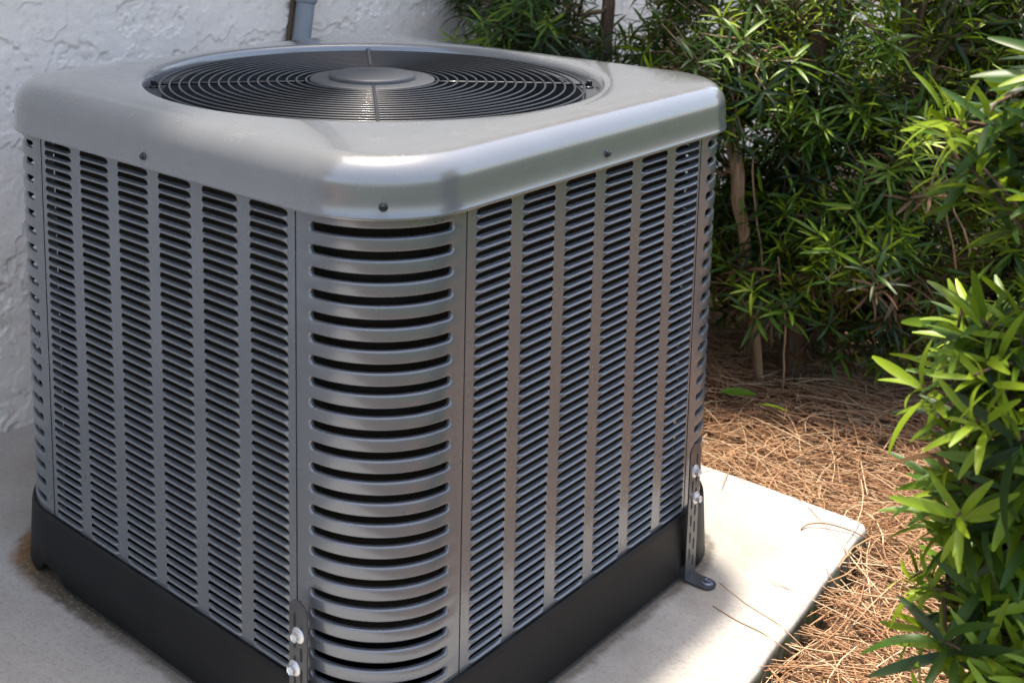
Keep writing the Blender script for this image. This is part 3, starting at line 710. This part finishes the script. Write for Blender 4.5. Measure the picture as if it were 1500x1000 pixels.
# ---- build the leaves: those that show largest one by one, the rest of a plant as one mass
def build_leaves():
    pts, own = [], []
    for pi, (_, _, (P, D, S, N, L, T, K), _) in enumerate(PLANTS):
        for f in (.3, .6, .9):
            pts.append(P + D*(L*f)[:, None]); own.append(np.stack([np.full(len(P), pi), np.arange(len(P))], 1))
    pts = np.concatenate(pts); own = np.concatenate(own); q = proj(pts)
    inf = (q[:, 0] > 0) & (q[:, 0] < 1500) & (q[:, 1] > 0) & (q[:, 1] < 1000) & (q[:, 2] > .1)
    cx = np.clip(q[:, 0]//7, 0, 220).astype(int); cy = np.clip(q[:, 1]//7, 0, 150).astype(int); zb = np.full((222, 152), 1e9)
    np.minimum.at(zb, (cx[inf], cy[inf]), q[inf, 2])
    vis = inf & (q[:, 2] < zb[cx, cy]+.012)
    hidden = (q[:, 0] < 1045) & (q[:, 1] > 70 + np.maximum(0, q[:, 0]-600)*.12)      # behind the unit
    vis &= ~hidden
    for pi, (root, b0, (P, D, S, N, L, T, K), templ) in enumerate(PLANTS):
        n_ = len(P); cnt = np.zeros(n_); m = (own[:, 0] == pi) & vis; np.add.at(cnt, own[m, 1], 1)
        a = proj(P); e = proj(P + D*L[:, None]); ln = np.hypot(e[:, 0]-a[:, 0], e[:, 1]-a[:, 1])
        score = ln*cnt; pick = np.argsort(-score)[:300]; pick = pick[score[pick] > 10]
        tq = np.array([.06, .25, .38, .5, .62, .78, .9])
        cache = {}
        for i in pick:
            ti = int(np.argmin(abs(tq-T[i])))
            if (T[i] < .15) != (ti == 0): ti = 0 if T[i] < .15 else max(1, ti)
            key = (K[i], ti)
            if key not in cache:
                V, F = templ[K[i]]; me = bpy.data.meshes.new('leaf'); me.from_pydata(V.tolist(), [], F.tolist())
                at = me.attributes.new('tone', 'FLOAT', 'POINT'); at.data.foreach_set('value', np.full(len(V), tq[ti], np.float32))
                me.polygons.foreach_set('use_smooth', [True]*len(F)); me.materials.append(M_LEAF); me.update(); cache[key] = me
            o = bpy.data.objects.new('leaf', cache[key]); l = L[i]; p = P[i]-b0
            o.matrix_local = Matrix(((D[i, 0]*l, S[i, 0]*l, N[i, 0]*l, p[0]), (D[i, 1]*l, S[i, 1]*l, N[i, 1]*l, p[1]), (D[i, 2]*l, S[i, 2]*l, N[i, 2]*l, p[2]), (0, 0, 0, 1)))
            o.parent = root; COL.objects.link(o)
        keep = np.ones(n_, bool); keep[pick] = False; VV, FF, TT = [], [], []; off = 0
        for k in range(4):
            ii = np.where(keep & (K == k))[0]
            if len(ii) == 0: continue
            V, F = templ[k]
            W_ = (P[ii]-b0)[:, None, :] + L[ii][:, None, None]*(V[None, :, 0:1]*D[ii][:, None, :] + V[None, :, 1:2]*S[ii][:, None, :] + V[None, :, 2:3]*N[ii][:, None, :])
            VV.append(W_.reshape(-1, 3)); FF.append((F[None] + (np.arange(len(ii))*len(V))[:, None, None] + off).reshape(-1, 4)); TT.append(np.repeat(T[ii], len(V))); off += len(ii)*len(V)
        tag(add_np('foliage', np.concatenate(VV), np.concatenate(FF), M_LEAF, root, True, np.concatenate(TT)), kind='stuff')
build_leaves()

# ------------------------------------------------------------------ pine straw
def needles(name, P, A_, L, bend, lift, rad, tone, mat):
    n_ = len(P); seg = 4; t = np.linspace(0, 1, seg+1)-.5
    d = np.stack([np.cos(A_), np.sin(A_), np.zeros(n_)], 1); s = np.stack([-np.sin(A_), np.cos(A_), np.zeros(n_)], 1)
    c = P[:, None, :] + (t*1.0)[None, :, None]*L[:, None, None]*d[:, None, :] + (bend[:, None]*(t**2)[None, :]*L[:, None])[:, :, None]*s[:, None, :]
    c[:, :, 2] += (lift[:, 0:1]*t[None, :] + lift[:, 1:2]*(.25-t[None, :]**2)*2)*L[:, None]
    V = []
    for k in range(3):
        a = 2*math.pi*k/3+.5
        V.append(c + rad[:, None, None]*(math.cos(a)*s[:, None, :] + math.sin(a)*np.array([0, 0, 1.0])))
    V = np.stack(V, 2)                                    # n, seg+1, 3, 3
    idx = np.arange(n_*(seg+1)*3).reshape(n_, seg+1, 3)
    F = np.concatenate([np.stack([idx[:, :-1, k], idx[:, :-1, (k+1) % 3], idx[:, 1:, (k+1) % 3], idx[:, 1:, k]], -1).reshape(-1, 4) for k in range(3)])
    return add_np(name, V.reshape(-1, 3), F, mat, None, True, np.repeat(tone, (seg+1)*3))
def straw():
    n_ = 30000
    x = np.where(rng.random(n_) < .74, rng.uniform(-.75, 1.5, n_), rng.uniform(.60, 1.5, n_)); y = np.where(rng.random(n_) < .72, rng.uniform(.62, 2.3, n_), rng.uniform(-.5, .7, n_))
    off = x < .604-.085*(y-.6); inpad = off & (y < .665)
    x, y = x[~inpad], y[~inpad]; n_ = len(x)
    top = -.052 + .020*np.clip(1-(x-.62)/.16, 0, 1)*(y < .62) + .05*np.clip(1-(y-.66)/.05, 0, 1)*(y > .655)*(x < .62) + .028*np.clip((y-.66)/.4, 0, 1) + .03*fbm(x*6+3, y*6, 5, 3)
    z = top - .030*rng.random(n_)**1.5 + .006*rng.normal(0, 1, n_)
    ang = rng.uniform(0, math.pi, n_); ang = np.where(rng.random(n_) < .45, rng.normal(.25, .5, n_), ang)
    o = needles('pine_straw', np.stack([x, y, z], 1), ang, rng.uniform(.09, .24, n_), rng.normal(0, .35, n_), np.stack([rng.normal(0, .09, n_), rng.normal(.03, .06, n_)], 1), rng.uniform(.0006, .0012, n_), np.clip(rng.normal(.55, .24, n_), 0, 1), M_STRAW)
    tag(o, 'rust brown pine straw mulch covering the bed beside the pad', 'pine straw', kind='stuff')
straw()

# ------------------------------------------------------------------ loose things on the ground
def loose_leaf(name, label, cat, loc, rot, L, wid, tone, curl):
    V, F = leaf_template(curl, .25, wid, 8, .05); me = bpy.data.meshes.new(name); V = V*L
    V2 = V - np.array([0, 0, .0006]); n0 = len(V)
    me.from_pydata(np.concatenate([V, V2]).tolist(), [], F.tolist() + (F[:, ::-1]+n0).tolist())
    at = me.attributes.new('tone', 'FLOAT', 'POINT'); at.data.foreach_set('value', np.full(2*n0, tone, np.float32))
    me.polygons.foreach_set('use_smooth', [True]*len(me.polygons)); me.materials.append(M_LEAF); me.update()
    o = bpy.data.objects.new(name, me); COL.objects.link(o); o.location = loc; o.rotation_euler = rot; return tag(o, label, cat)
loose_leaf('fallen_leaf', 'broad green leaf lying on the pine straw below the hedge', 'leaf', (.145, .955, .010), (.25, -.08, .55), .075, .17, .74, .15)
loose_leaf('fallen_leaf', 'pale faded leaf lying flat on the pine straw', 'leaf', (.235, .960, .008), (-.2, -.05, .35), .06, .15, .95, .3)
def stick(name, label, cat, pts, r_, tone, group=None):
    P_ = np.array(pts, float); t = np.linspace(0, 1, len(P_)); tt = np.linspace(0, 1, 14); q = np.stack([np.interp(tt, t, P_[:, k]) for k in range(3)], 1); q[1:-1] = (q[:-2]+2*q[1:-1]+q[2:])/4
    m = MB(); m.tube([tuple(p) for p in q], [r_]*10+[r_*.9, r_*.8, r_*.6, r_*.3], 6)
    o = m.build(name, M_STRAW); at = o.data.attributes.new('tone', 'FLOAT', 'POINT'); at.data.foreach_set('value', np.full(len(o.data.vertices), tone, np.float32)); return tag(o, label, cat, group)
stick('dry_twig', 'curved brown dry twig hooked over the corner of the concrete pad', 'twig', [(.515, .545, .0018), (.518, .565, .006), (.545, .585, .010), (.60, .60, .004), (.66, .60, -.02)], .0012, .22)
stick('pine_needle', 'thin grey pine needle pair lying on the bright concrete', 'pine needle', [(.515, .235, .001), (.56, .225, .0012), (.60, .225, .0012), (.655, .215, -.004)], .0007, .45)
stick('pine_needle', 'long pale pine needle crossing the pad edge', 'pine needle', [(.492, .30, .001), (.55, .275, .0012), (.61, .262, .002), (.68, .24, -.015)], .0006, .75)
stick('pine_needle', 'fine straight needle leaning over the pad beside the hooked twig', 'pine needle', [(.49, .63, .001), (.54, .585, .004), (.59, .545, .008), (.625, .50, -.01)], .0005, .4)
